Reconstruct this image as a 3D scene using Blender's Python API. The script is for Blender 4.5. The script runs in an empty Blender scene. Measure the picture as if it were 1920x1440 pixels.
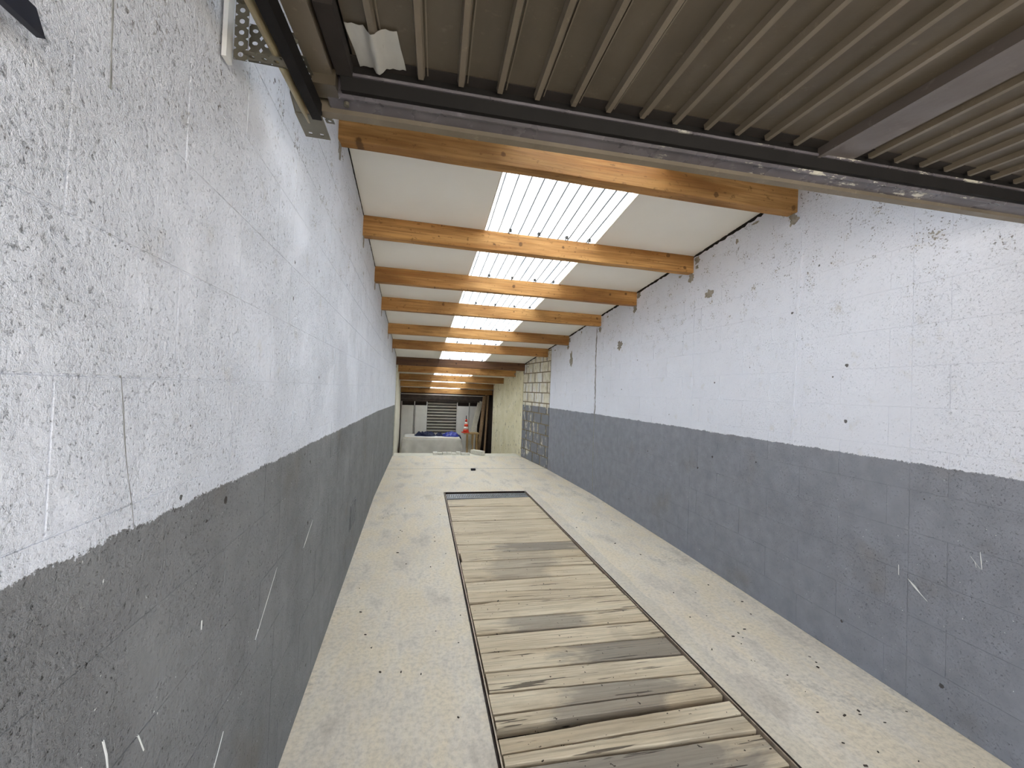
import bpy, math, random
from mathutils import Matrix, Vector
random.seed(7)
scn = bpy.context.scene
scn.cycles.use_light_tree = False
scn.cycles.max_bounces = 6; scn.cycles.diffuse_bounces = 4; scn.cycles.glossy_bounces = 2; scn.cycles.transmission_bounces = 4
scn.cycles.caustics_reflective = False; scn.cycles.caustics_refractive = False
C = scn.collection

# ------------------------------------------------------------------ camera
cam_d = bpy.data.cameras.new('camera'); cam_d.sensor_width = 36.0; cam_d.lens = 14.16
cam_d.clip_start = 0.02; cam_d.clip_end = 200
cam = bpy.data.objects.new('camera', cam_d); C.objects.link(cam)
AX = (0.97565738, 0.04162653, 0.21531352)      # world x, y, z seen in camera axes
AY = (-0.21590955, 0.01034297, 0.97635859)
AZ = (0.03841544, -0.9990797, 0.01907876)
m = Matrix.Identity(4)
for r, a in enumerate((AX, AY, AZ)):
    m[r][0], m[r][1], m[r][2] = a[0], -a[1], -a[2]
m[0][3], m[1][3], m[2][3] = 0.0, 0.0, 1.4
cam.matrix_world = m
scn.camera = cam

# ------------------------------------------------------------------ world, sun, exposure
w = bpy.data.worlds.new('sky'); scn.world = w; w.use_nodes = True
bg = w.node_tree.nodes['Background']
bg.inputs[0].default_value = (0.83, 0.905, 1.0, 1); bg.inputs[1].default_value = 1.1
sun_d = bpy.data.lights.new('sun', 'SUN'); sun_d.energy = 19.0; sun_d.angle = math.radians(3)
sun_d.color = (1.0, 0.97, 0.93)
sun = bpy.data.objects.new('sun', sun_d); C.objects.link(sun)
sun.rotation_euler = Vector((0.25, -0.62, -1.0)).to_track_quat('-Z', 'Y').to_euler()
vs = scn.view_settings
vs.view_transform = 'Standard'; vs.look = 'None'; vs.gamma = 1.0; vs.use_curve_mapping = False
vs.exposure = 1.88

# ------------------------------------------------------------------ node helper
class NT:
    def __init__(s, name):
        s.m = bpy.data.materials.new(name); s.m.use_nodes = True
        s.t = s.m.node_tree; s.t.nodes.clear()
        s.out = s.n('ShaderNodeOutputMaterial')
    def n(s, ty, **kw):
        o = s.t.nodes.new(ty)
        for k, v in kw.items(): setattr(o, k, v)
        return o
    def put(s, sock, v):
        if v is None: return
        if hasattr(v, 'is_linked'): s.t.links.new(v, sock)
        elif isinstance(v, (tuple, list)) and len(v) == 3 and sock.type == 'RGBA': sock.default_value = (*v, 1)
        else: sock.default_value = v
    def math(s, op, a, b=None, c=None, clamp=False):
        o = s.n('ShaderNodeMath', operation=op, use_clamp=clamp)
        for i, v in enumerate((a, b, c)): s.put(o.inputs[i], v)
        return o.outputs[0]
    def pos(s, scale=(1, 1, 1), obj=False, rot=(0, 0, 0)):
        src = s.n('ShaderNodeTexCoord').outputs['Object'] if obj else s.n('ShaderNodeNewGeometry').outputs['Position']
        mp = s.n('ShaderNodeMapping'); s.put(mp.inputs['Vector'], src)
        mp.inputs['Scale'].default_value = scale; mp.inputs['Rotation'].default_value = rot
        return mp.outputs[0]
    def xyz(s, v=None):
        o = s.n('ShaderNodeSeparateXYZ'); s.put(o.inputs[0], v or s.n('ShaderNodeNewGeometry').outputs['Position'])
        return o.outputs
    def noise(s, v, scale, detail=4, rough=.55, dist=0):
        o = s.n('ShaderNodeTexNoise'); s.put(o.inputs['Vector'], v)
        o.inputs['Scale'].default_value = scale; o.inputs['Detail'].default_value = detail
        o.inputs['Roughness'].default_value = rough; o.inputs['Distortion'].default_value = dist
        return o.outputs[0]
    def vor(s, v, scale, feature='F1', out='Distance', rnd=1):
        o = s.n('ShaderNodeTexVoronoi', feature=feature); s.put(o.inputs['Vector'], v)
        o.inputs['Scale'].default_value = scale; o.inputs['Randomness'].default_value = rnd
        return o.outputs[out]
    def ramp(s, f, a, b, lo=0.0, hi=1.0):
        o = s.n('ShaderNodeMapRange', clamp=True); s.put(o.inputs[0], f)
        for i, v in enumerate((a, b, lo, hi)): o.inputs[i + 1].default_value = v
        return o.outputs[0]
    def mix(s, f, a, b, mode='MIX'):
        o = s.n('ShaderNodeMix', data_type='RGBA', blend_type=mode)
        s.put(o.inputs[0], f); s.put(o.inputs[6], a); s.put(o.inputs[7], b)
        return o.outputs[2]
    def bump(s, h, dist, strength=1.0, normal=None):
        o = s.n('ShaderNodeBump'); s.put(o.inputs['Height'], h)
        o.inputs['Distance'].default_value = dist; o.inputs['Strength'].default_value = strength
        s.put(o.inputs['Normal'], normal)
        return o.outputs[0]
    def rand(s): return s.n('ShaderNodeObjectInfo').outputs['Random']
    def bsdf(s, col, rough=.8, metal=0, normal=None, spec=.3):
        o = s.n('ShaderNodeBsdfPrincipled')
        s.put(o.inputs['Base Color'], col); s.put(o.inputs['Roughness'], rough)
        s.put(o.inputs['Metallic'], metal); s.put(o.inputs['Normal'], normal)
        o.inputs['Specular IOR Level'].default_value = spec
        s.t.links.new(o.outputs[0], s.out.inputs[0]); return s.m

def srgb(r, g, b):
    f = lambda c: (c / 255 / 12.92) if c / 255 <= .04045 else ((c / 255 + .055) / 1.055) ** 2.4
    return (f(r), f(g), f(b))

# ------------------------------------------------------------------ materials
def plain(name, col, rough=.6, metal=0, var=.15, scale=20, bump=0, spec=.3):
    s = NT(name); p = s.pos()
    n = s.noise(p, scale, 5)
    c = s.mix(s.ramp(n, .3, .7), tuple(x * (1 - var) for x in col), tuple(min(1, x * (1 + var)) for x in col))
    nm = s.bump(n, .004, bump) if bump else None
    return s.bsdf(c, rough, metal, nm, spec)

def wall_paint(name, white, grey, line, slope, pit_scale, pit_amt, speck):
    s = NT(name); p = s.pos(); X, Y, Z = s.xyz()
    broad = s.noise(p, 2.1, 3, .6); mid = s.noise(p, 11, 3); fine = s.noise(p, 85, 2, .6)
    pitn = s.noise(p, pit_scale, 4, .74)
    # paint boundary, brushed over the rough surface
    z = s.math('ADD', s.math('MULTIPLY_ADD', Y, slope, Z), s.math('MULTIPLY_ADD', mid, .028, -.014))
    z = s.math('ADD', z, s.math('MULTIPLY_ADD', pitn, .030, -.015))
    up = s.ramp(z, line - .0012, line + .0012)
    # open-textured concrete: pits come in patches between smoother smears
    patch = s.ramp(s.math('MULTIPLY_ADD', mid, .35, broad), .50, .78, .12, 1)
    pit = s.math('MULTIPLY', s.ramp(pitn, .30, .42, 1, 0), patch)
    h = s.math('ADD', s.math('MULTIPLY', pit, -.55), s.math('MULTIPLY_ADD', s.math('MULTIPLY', pitn, patch), 1.5, s.math('MULTIPLY', mid, 1.5)))
    nm = s.bump(h, .0065 * pit_amt, 1.0)
    # colour
    wv = s.mix(s.ramp(broad, .35, .65), tuple(x * .94 for x in white), white)
    wv = s.mix(s.math('MULTIPLY', s.ramp(mid, .62, .78), .22), wv, srgb(190, 180, 158))
    gv = s.mix(s.ramp(mid, .3, .7), tuple(x * .88 for x in grey), tuple(x * 1.1 for x in grey))
    gv = s.mix(s.math('MULTIPLY', s.ramp(broad, .60, .72), .3), gv, srgb(124, 114, 100))
    gv = s.mix(s.math('MULTIPLY', s.ramp(fine, .735, .75), s.ramp(mid, .42, .55)), gv, srgb(222, 222, 222))
    col = s.mix(up, gv, wv)
    # pinholes the paint never reached
    ph = s.math('MULTIPLY', s.math('MULTIPLY', s.ramp(pitn, .385, .345), s.ramp(fine, .47, .53)), s.ramp(patch, .2, .6))
    ph = s.math('MULTIPLY', ph, s.ramp(up, 0, 1, 1, .6))
    col = s.mix(s.math('MULTIPLY', ph, .9 if pit_amt > .5 else .5), col, srgb(52, 50, 48))
    vn = s.n('ShaderNodeTexVoronoi'); s.put(vn.inputs['Vector'], p); vn.inputs['Scale'].default_value = 11
    sr = s.n('ShaderNodeSeparateColor'); s.put(sr.inputs[0], vn.outputs['Color'])
    size = s.math('MULTIPLY', s.ramp(sr.outputs[1], 1 - speck, 1), .11)
    hole = s.math('LESS_THAN', s.math('ADD', vn.outputs['Distance'], s.math('MULTIPLY_ADD', fine, .16, -.08)), size)
    col = s.mix(s.math('MULTIPLY', hole, .85), col, srgb(62, 57, 52))
    # mould specks and rubbed bare spots high on the wall
    high = s.ramp(s.math('MULTIPLY_ADD', broad, 1.0, Z), 2.25, 2.65)
    md = s.math('MULTIPLY', s.ramp(fine, .60, .64), s.math('MULTIPLY', high, s.ramp(mid, .50, .60)))
    col = s.mix(s.math('MULTIPLY', md, .75), col, srgb(84, 76, 66))
    bare = s.math('MULTIPLY', s.ramp(s.math('MULTIPLY_ADD', fine, .25, mid), .83, .85), s.ramp(Z, 1.9, 2.3))
    col = s.mix(bare, col, srgb(152, 144, 132))
    return s.bsdf(col, .75, 0, nm, .25)

M = {}
M['wall_left'] = wall_paint('painted_block_left', (.77, .79, .86), (.222, .224, .230), 1.172, .0155, 118, .95, .30)
M['wall_right'] = wall_paint('painted_block_right', (.775, .79, .87), (.255, .263, .300), 1.130, .0, 100, .42, .26)

def worn_wall():
    s = NT('worn_block'); p = s.pos(); X, Y, Z = s.xyz()
    base = s.mix(s.ramp(s.noise(p, 10, 4), .3, .7), srgb(204, 196, 174), srgb(230, 225, 210))
    n26 = s.noise(p, 26, 4, .7)
    base = s.mix(s.ramp(n26, .62, .66), base, srgb(140, 130, 112))
    up = s.ramp(s.math('MULTIPLY_ADD', n26, .04, Z), 1.148, 1.152)
    pn = s.noise(s.pos((1, 1, .28)), 6.5, 5, .66)
    peel = s.math('MAXIMUM', s.math('MULTIPLY', up, s.ramp(pn, .44, .46)), s.ramp(pn, .585, .60))
    paint = s.mix(up, s.mix(s.noise(p, 8), (.17, .175, .195), (.25, .255, .28)), (.78, .77, .74))
    col = s.mix(peel, paint, base)
    nm = s.bump(s.math('MULTIPLY_ADD', peel, .4, s.noise(p, 48, 4, .7)), .010, 1)
    return s.bsdf(col, .9, 0, nm, .15)
M['worn'] = worn_wall()

def cream_render():
    s = NT('cream_render'); p = s.pos()
    c = s.mix(s.ramp(s.noise(p, 3, 5), .3, .7), srgb(218, 208, 172), srgb(234, 226, 200))
    c = s.mix(s.ramp(s.noise(s.pos((1, 1, .6)), 14, 6, .7, .6), .60, .64), c, srgb(120, 112, 92))
    return s.bsdf(c, .9, 0, s.bump(s.noise(p, 25, 6, .7), .02, 1), .15)
M['cream'] = cream_render()

def concrete(name, a, b, warm, stains=True):
    s = NT(name); p = s.pos(); X, Y, Z = s.xyz()
    n = s.noise(p, 1.5, 5, .62, .6); m_ = s.noise(s.pos((1.5, .6, 1)), 3.4, 5, .68); f_ = s.noise(p, 46, 3, .65)
    c = s.mix(s.ramp(n, .32, .68), a, b)
    c = s.mix(s.math('MULTIPLY', s.ramp(m_, .40, .58, 1, 0), .55), c, warm)
    c = s.mix(s.math('MULTIPLY', s.ramp(m_, .54, .72), .45), c, srgb(152, 138, 120))
    c = s.mix(s.math('MULTIPLY', s.ramp(f_, .42, .74), .34), c, srgb(132, 122, 108))
    if stains:
        vn = s.n('ShaderNodeTexVoronoi'); s.put(vn.inputs['Vector'], p); vn.inputs['Scale'].default_value = 6.5
        sr = s.n('ShaderNodeSeparateColor'); s.put(sr.inputs[0], vn.outputs['Color'])
        f = s.math('LESS_THAN', s.math('ADD', vn.outputs['Distance'], s.math('MULTIPLY_ADD', f_, .12, -.06)), s.math('MULTIPLY', s.ramp(sr.outputs[0], .55, 1), .06))
        c = s.mix(s.math('MULTIPLY', f, .75), c, srgb(82, 74, 66))
        c = s.mix(s.math('MULTIPLY', s.ramp(s.math('MULTIPLY_ADD', f_, .16, n), .68, .76), .28), c, srgb(116, 106, 96))
    nm = s.bump(s.math('MULTIPLY_ADD', m_, 2.0, f_), .0028, .9)
    return s.bsdf(c, .68, 0, nm, .35)
M['floor'] = concrete('concrete_floor', srgb(214, 203, 188), srgb(232, 222, 206), srgb(232, 214, 182))
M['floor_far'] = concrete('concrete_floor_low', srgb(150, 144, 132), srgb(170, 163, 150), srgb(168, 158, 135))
M['screed'] = concrete('screed_band', srgb(204, 194, 180), srgb(222, 213, 198), srgb(218, 204, 178))
M['crumb'] = plain('dark_crumb', srgb(66, 58, 50), .9)
M['ground'] = concrete('driveway', srgb(160, 156, 148), srgb(180, 174, 164), srgb(172, 164, 150), False)
M['mortar'] = plain('bare_mortar', srgb(150, 143, 132), .95, 0, .25, 35, 1)
M['joint'] = plain('worn_joint', srgb(134, 122, 98), .95, 0, .3, 30, 1)
M['crack'] = plain('crack_fill', srgb(140, 140, 138), .95, 0, .3, 60, .6)
M['scratch'] = plain('white_scratch', srgb(226, 226, 224), .8, 0, .05, 40)

def wood(name, dark, light, knots=True, grey=None, gscale=1.0, axis='X', rough=.65):
    s = NT(name); r = s.rand()
    off = s.n('ShaderNodeCombineXYZ'); s.put(off.inputs[0], s.math('MULTIPLY', r, 61.0)); s.put(off.inputs[2], s.math('MULTIPLY', r, 37.0))
    def P(sc):
        av = s.n('ShaderNodeVectorMath', operation='ADD'); s.put(av.inputs[0], s.pos(sc)); s.put(av.inputs[1], off.outputs[0]); return av.outputs[0]
    st = {'X': (.10, 1, 1), 'Z': (1, 1, .10)}[axis]; st2 = {'X': (.03, 1, 1), 'Z': (1, 1, .03)}[axis]
    big = s.noise(P(st), 9 * gscale, 3, .55, .6)
    g = s.noise(P(st2), 75 * gscale, 4, .65, .25)
    c = s.mix(s.ramp(big, .32, .68), dark, light)
    c = s.mix(s.math('MULTIPLY', s.ramp(g, .45, .70), .62), c, tuple(x * .42 for x in dark))
    hgt = g
    if knots:
        vn = s.n('ShaderNodeTexVoronoi', voronoi_dimensions='2D'); cx = s.n('ShaderNodeCombineXYZ'); q = s.xyz(P((1, 1, 1)))
        s.put(cx.inputs[0], q[0]); s.put(cx.inputs[1], q[2]); s.put(vn.inputs['Vector'], cx.outputs[0]); vn.inputs['Scale'].default_value = 5.2
        kr = s.n('ShaderNodeSeparateColor'); s.put(kr.inputs[0], vn.outputs['Color'])
        sz = s.math('MULTIPLY', s.ramp(kr.outputs[0], .5, 1), .075)
        wob = s.math('MULTIPLY_ADD', s.noise(P((1, 1, 1)), 34, 2), .13, -.065)
        f = s.ramp(s.math('SUBTRACT', s.math('ADD', vn.outputs['Distance'], wob), sz), 0, .035, 1, 0)
        c = s.mix(s.math('MULTIPLY', f, .8), c, tuple(x * .25 for x in dark))
        sp = s.noise(P((.55, 1, 1)), 42, 3, .6)
        c = s.mix(s.math('MULTIPLY', s.ramp(sp, .62, .70), .55), c, tuple(x * .3 for x in dark))
        c = s.mix(s.math('MULTIPLY', s.ramp(s.noise(P((.5, 1, 1)), 2.6, 3), .46, .66), .6), c, tuple(x * .52 for x in dark))
    if grey is not None:
        oc = s.n('ShaderNodeObjectInfo').outputs['Color']; k = s.n('ShaderNodeSeparateColor'); s.put(k.inputs[0], oc)
        X = s.xyz()[0]
        cen = s.math('MULTIPLY_ADD', k.outputs[1], 1.1, .36)
        d = s.math('DIVIDE', s.math('ABSOLUTE', s.math('SUBTRACT', X, cen)), s.math('MULTIPLY_ADD', k.outputs[2], .9, .05))
        sn = s.noise(P((.8, 2.0, 1)), 4.0, 4, .62, .4)
        d = s.math('ADD', d, s.math('MULTIPLY_ADD', sn, 2.2, -1.1))
        st_ = s.math('MULTIPLY', s.ramp(d, .65, 1.1, 1, 0), k.outputs[0])
        c = s.mix(s.math('MULTIPLY', s.ramp(sn, .52, .70), .45), c, tuple(x * .75 for x in dark))
        c = s.mix(s.math('MULTIPLY', st_, .68), c, grey)
        ck = s.ramp(s.noise(P((.05, 1, 1)), 36, 3, .6, .15), .655, .672)
        c = s.mix(s.math('MULTIPLY', ck, .8), c, srgb(58, 46, 36))
        c = s.mix(s.ramp(s.noise(s.pos(), 48, 2), .70, .73), c, srgb(66, 56, 46))
        hgt = s.math('SUBTRACT', g, s.math('MULTIPLY', ck, 1.2))
    return s.bsdf(c, rough, 0, s.bump(hgt, .003, .8), .3)
M['beam'] = wood('pine_beam', srgb(152, 102, 50), srgb(202, 154, 94))
M['beam_dark'] = wood('dark_beam', srgb(84, 56, 36), srgb(120, 84, 56))
M['plank'] = wood('pit_plank', srgb(198, 178, 148), srgb(226, 210, 182), False, srgb(108, 102, 98))
M['board_brown'] = wood('brown_board', srgb(140, 112, 84), srgb(168, 140, 108), False, axis='Z')
M['board_pale'] = wood('pale_board', srgb(176, 168, 150), srgb(200, 194, 178), False, axis='Z')
M['stool'] = wood('stool_wood', srgb(172, 140, 92), srgb(198, 168, 120), False)

def ceiling_mat():
    s = NT('ceiling_board'); p = s.pos()
    c = s.mix(s.ramp(s.noise(p, 1.2, 4), .3, .7), srgb(232, 228, 219), srgb(240, 237, 229))
    return s.bsdf(c, .55, 0, s.bump(s.noise(p, 3), .004, .4), .3)
M['ceiling'] = ceiling_mat()

def skylight_mat():
    s = NT('translucent_sheet')
    tr = s.n('ShaderNodeBsdfTranslucent'); df = s.n('ShaderNodeBsdfPrincipled')
    v = s.noise(s.pos((1, .05, 1)), 30, 3, .6)
    tr.inputs[0].default_value = (.9, .93, .95, 1)
    s.put(tr.inputs[0], s.mix(s.ramp(v, .35, .65), (.42, .47, .52), (.74, .755, .76)))
    df.inputs['Base Color'].default_value = (.85, .87, .88, 1); df.inputs['Roughness'].default_value = .35
    mx = s.n('ShaderNodeMixShader'); mx.inputs[0].default_value = .28
    s.t.links.new(tr.outputs[0], mx.inputs[1]); s.t.links.new(df.outputs[0], mx.inputs[2])
    s.t.links.new(mx.outputs[0], s.out.inputs[0]); return s.m
M['sheet'] = skylight_mat()
def seam_mat():
    s = NT('sheet_rib_seam'); tr = s.n('ShaderNodeBsdfTranslucent'); tr.inputs[0].default_value = (.135, .135, .135, 1)
    s.t.links.new(tr.outputs[0], s.out.inputs[0]); return s.m
M['seam'] = seam_mat()

def door_metal(name, a, b, rough=.42, chips=False, metal=.25):
    s = NT(name); p = s.pos()
    c = s.mix(s.ramp(s.noise(s.pos((1, .3, 1)), 5, 5, .6), .3, .7), a, b)
    c = s.mix(s.math('MULTIPLY', s.ramp(s.noise(p, 30, 5, .7), .6, .72), .4), c, tuple(x * 1.7 for x in b))
    if chips:
        k = s.math('MULTIPLY', s.ramp(s.noise(s.pos((.35, 1, 1)), 26, 6, .72), .55, .565), s.ramp(s.noise(s.pos((1, .2, .2)), 3.0, 2), .48, .56))
        c = s.mix(k, c, srgb(176, 172, 160))
    return s.bsdf(c, s.ramp(s.noise(p, 8), .3, .7, rough - .08, rough + .15), metal, s.bump(s.noise(p, 18, 4), .002, .5), .5)
M['door'] = door_metal('brown_painted_steel', srgb(72, 64, 53), srgb(90, 81, 68))
M['door_rib'] = door_metal('brown_rib_steel', srgb(98, 89, 76), srgb(116, 106, 92))
M['rail'] = door_metal('brown_rail_steel', srgb(74, 70, 73), srgb(96, 92, 97), .26, True, .15)
M['plate'] = door_metal('brown_plate_steel', srgb(84, 77, 73), srgb(104, 96, 92), .36)
M['black_steel'] = plain('black_steel', srgb(20, 18, 17), .7, 0, .2, 12, 0, .15)
M['gap_shade_steel'] = plain('dark_steel_and_gap_shade', srgb(36, 31, 28), .9)  # dark steel, also used as painted shade in gaps on walls and door
M['zinc'] = door_metal('zinc_plate', srgb(92, 88, 76), srgb(118, 113, 99), .45, False, .6)
M['brass'] = door_metal('yellowed_zinc_rod', srgb(160, 146, 112), srgb(184, 170, 134), .4, False, .5)
M['navy'] = plain('dark_blue_steel', srgb(32, 34, 44), .5)
M['rust'] = plain('rusty_angle_iron', srgb(52, 41, 34), .7, .2, .35, 40, .5)
M['rust_light'] = plain('worn_steel_edge', srgb(176, 160, 142), .5, .4, .25, 40)
M['tape'] = plain('grey_duct_tape', srgb(172, 170, 164), .38, .25, .08, 9)
M['white_batten'] = plain('white_batten', srgb(204, 204, 204), .7, 0, .08, 20, .3)
M['pit'] = plain('pit_dark_concrete', srgb(70, 62, 54), .95)
M['grate'] = plain('grey_grate', srgb(170, 172, 172), .45, .4, .1)
M['black'] = plain('black_plastic', srgb(20, 20, 20), .5)
M['far_dark'] = plain('dark_rear_wall', srgb(58, 48, 42), .85, 0, .25, 8)
M['far_brown'] = plain('dark_brown_header', srgb(72, 62, 56), .6, 0, .3, 12)
M['white_sheet'] = plain('white_panel', srgb(222, 218, 210), .6, 0, .05, 6)
M['shutter'] = plain('grey_shutter_slat', srgb(184, 177, 165), .5, .0, .08, 8)
M['cloth'] = plain('pale_grey_cloth', srgb(208, 204, 196), .9, 0, .08, 6, .4)
M['blue'] = plain('blue_tarpaulin', srgb(28, 40, 132), .4, 0, .4, 14, .3, .5)
M['navy_cloth'] = plain('navy_cloth', srgb(22, 28, 58), .7, 0, .3, 14, .3)
M['cone_red'] = plain('cone_red', srgb(214, 66, 42), .5)
M['cone_white'] = plain('cone_white', srgb(226, 214, 206), .5)
M['pale_brick'] = plain('pale_brick', srgb(216, 212, 200), .85, 0, .08, 20, .5)
M['white_edge'] = plain('white_edge', srgb(214, 208, 192), .85, 0, .1, 10, .4)
M['steel_clip'] = plain('dark_steel_clip', srgb(60, 58, 54), .5, .4)

# ------------------------------------------------------------------ mesh helpers
class MB:
    def __init__(s): s.v = []; s.f = []
    def add(s, vs, fs):
        o = len(s.v); s.v += [tuple(q) for q in vs]; s.f += [tuple(i + o for i in q) for q in fs]; return s
    def box(s, a, b):
        (x0, y0, z0), (x1, y1, z1) = a, b
        return s.add([(x0, y0, z0), (x1, y0, z0), (x1, y1, z0), (x0, y1, z0), (x0, y0, z1), (x1, y0, z1), (x1, y1, z1), (x0, y1, z1)],
                     [(0, 3, 2, 1), (4, 5, 6, 7), (0, 1, 5, 4), (1, 2, 6, 5), (2, 3, 7, 6), (3, 0, 4, 7)])
    def prism(s, poly, d0, d1):
        """poly: list of 3-D points (planar); d0, d1: offsets"""
        n = len(poly); a = [Vector(q) + Vector(d0) for q in poly]; b = [Vector(q) + Vector(d1) for q in poly]
        return s.add(a + b, [tuple(range(n))[::-1], tuple(range(n, 2 * n))] + [(i, (i + 1) % n, n + (i + 1) % n, n + i) for i in range(n)])
    def tube(s, p, q, r, n=10, r2=None):
        p, q = Vector(p), Vector(q); d = (q - p).normalized(); r2 = r if r2 is None else r2
        u = d.orthogonal().normalized(); w_ = d.cross(u)
        vs_ = []
        for c_, rr in ((p, r), (q, r2)):
            for i in range(n):
                t = 2 * math.pi * i / n; vs_.append(c_ + (u * math.cos(t) + w_ * math.sin(t)) * rr)
        return s.add(vs_, [tuple(range(n))[::-1], tuple(range(n, 2 * n))] + [(i, (i + 1) % n, n + (i + 1) % n, n + i) for i in range(n)])
    def bar(s, p, q, wdt, th, up=(0, 0, 1)):
        p, q = Vector(p), Vector(q); d = (q - p).normalized(); sd = d.cross(Vector(up)).normalized(); u = sd.cross(d)
        a, b = sd * wdt / 2, u * th / 2
        return s.add([p - a - b, p + a - b, p + a + b, p - a + b, q - a - b, q + a - b, q + a + b, q - a + b],
                     [(0, 1, 2, 3), (7, 6, 5, 4), (0, 4, 5, 1), (1, 5, 6, 2), (2, 6, 7, 3), (3, 7, 4, 0)])
    def lathe(s, prof, n=20, c=(0, 0, 0)):
        vs_ = [(c[0] + r * math.cos(2 * math.pi * i / n), c[1] + r * math.sin(2 * math.pi * i / n), c[2] + z) for r, z in prof for i in range(n)]
        k = len(prof)
        fs = [(j * n + i, j * n + (i + 1) % n, (j + 1) * n + (i + 1) % n, (j + 1) * n + i) for j in range(k - 1) for i in range(n)]
        fs += [tuple(range(n))[::-1], tuple((k - 1) * n + i for i in range(n))]
        return s.add(vs_, fs)
    def mesh(s, name, mat):
        me = bpy.data.meshes.new(name); me.from_pydata(s.v, [], s.f); me.validate(); me.update()
        import bmesh
        b = bmesh.new(); b.from_mesh(me); bmesh.ops.recalc_face_normals(b, faces=b.faces); b.to_mesh(me); b.free()
        if mat: me.materials.append(M[mat] if isinstance(mat, str) else mat)
        return me
    def build(s, name, mat, parent=None, smooth=False, bevel=0):
        o = bpy.data.objects.new(name, s.mesh(name, mat)); C.objects.link(o)
        if parent: o.parent = parent
        if smooth:
            for p_ in o.data.polygons: p_.use_smooth = True
        if bevel:
            md = o.modifiers.new('bevel', 'BEVEL'); md.width = bevel; md.segments = 2; md.limit_method = 'ANGLE'
        return o
def tag(o, label, cat, group=None):
    o['label'] = label; o['category'] = cat
    if group: o['group'] = group
    return o
def struct(o, label=None):
    o['kind'] = 'structure'
    if label: o['label'] = label
    return o
def empty(name, loc=(0, 0, 0)):
    o = bpy.data.objects.new(name, None); C.objects.link(o); o.location = loc; o.empty_display_size = .1
    return o
def lerp(tab, y):
    if y <= tab[0][0]: (y0, v0), (y1, v1) = tab[0], tab[1]
    elif y >= tab[-1][0]: (y0, v0), (y1, v1) = tab[-2], tab[-1]
    else:
        for i in range(len(tab) - 1):
            if tab[i][0] <= y <= tab[i + 1][0]: (y0, v0), (y1, v1) = tab[i], tab[i + 1]; break
    return v0 + (v1 - v0) * (y - y0) / (y1 - y0)

# plan of the long room: wall faces (y -> x) and underside of the roof boards (y -> z)
LW = [(-.9, -.415), (1.5, -.455), (5.4, -.55), (8.6, -.55)]
RW = [(-.9, 2.25), (1.5, 2.33), (3.2, 2.372), (5.35, 2.385), (7.1, 2.29), (8.52, 2.13)]
LF = [(8.6, -.53), (13.4, -.68)]
RF = [(8.52, 2.13), (11.7, 2.03)]
ROOF = [(-.9, 3.05), (2.16, 2.80), (3.23, 2.705), (4.24, 2.611), (5.2, 2.515), (6.31, 2.365), (7.25, 2.234), (8.45, 2.022), (9.2, 1.905), (10.41, 1.752), (11.7, 1.596), (12.9, 1.416), (13.6, 1.32)]
FLOW = -.9      # low rear floor

# ------------------------------------------------------------------ floor with inspection pit
PX0, PX1, PY0, PY1 = .335, 1.475, .35, 5.535
fl = MB()
def slab(x0, x1, y0, y1, z0=-.25, z1=0): fl.box((x0, y0, z0), (x1, y1, z1))
slab(-.95, PX0, -.9, 8.55); slab(PX1, 2.75, -.9, 8.55)
slab(PX0, PX1, -.9, PY0); slab(PX0, PX1, PY1, 8.55)
floor = struct(fl.build('floor', 'floor'), 'pale stained concrete floor of the long garage')
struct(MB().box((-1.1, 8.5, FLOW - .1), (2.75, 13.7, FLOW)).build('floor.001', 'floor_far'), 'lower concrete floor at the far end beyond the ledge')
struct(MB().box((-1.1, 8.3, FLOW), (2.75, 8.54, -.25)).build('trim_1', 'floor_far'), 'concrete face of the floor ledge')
struct(MB().box((-9, -14, -.15), (11, -.9, -.005)).build('floor_outside', 'ground'), 'pale concrete driveway in front of the garage door')
pit = MB()
pit.box((PX0 - .1, PY0 - .1, -1.3), (PX1 + .1, PY1 + .1, -1.2))
pit.box((PX0 - .1, PY0 - .1, -1.2), (PX0, PY1 + .1, -.25)); pit.box((PX1, PY0 - .1, -1.2), (PX1 + .1, PY1 + .1, -.25))
pit.box((PX0, PY0 - .1, -1.2), (PX1, PY0, -.25)); pit.box((PX0, PY1, -1.2), (PX1, PY1 + .1, -.25))
struct(pit.build('wall_pit', 'pit'), 'dark walls of the inspection pit under the planks')

# smoother trowelled band along the right edge of the pit
rng = random.Random(31); b = MB(); P0 = []
for k in range(40):
    y = PY0 + (PY1 + .25 - PY0) * k / 39
    P0.append([(PX1, y, .0012), (PX1 + .125 + rng.uniform(-.012, .012), y, .0012)])
b.add([q for r in P0 for q in r], [(2 * k, 2 * k + 1, 2 * k + 3, 2 * k + 2) for k in range(39)])
b.build('screed_band', 'screed', floor)
b = MB()
for k in range(70):
    x, y = rng.choice([(rng.uniform(1.6, 2.3), rng.uniform(.9, 4.5)), (rng.uniform(-.4, .3), rng.uniform(1.2, 5)), (rng.uniform(1.7, 2.3), rng.uniform(1.0, 2.4))])
    r = rng.uniform(.002, .006); a = rng.uniform(0, 3.1)
    b.bar((x, y, r * .4), (x + math.cos(a) * r * rng.uniform(1.5, 4), y + math.sin(a) * r * 2, r * .4), r * 1.2, r * .8)
o = b.build('floor_crumbs', 'crumb'); o['kind'] = 'stuff'; o['label'] = 'scattered dark crumbs and grit on the concrete floor'; o['category'] = 'debris'
# thin grey joint where the last floor pour begins
jt = MB(); y = 7.18
jt.prism([(-.54, y, .0), (.9, y + .03, .0), (2.3, y - .02, .0), (2.3, y - .008, 0), (.9, y + .04, 0), (-.54, y + .01, 0)], (0, 0, -.003), (0, 0, .0006))
jt.build('crack', 'crack', floor)

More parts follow.
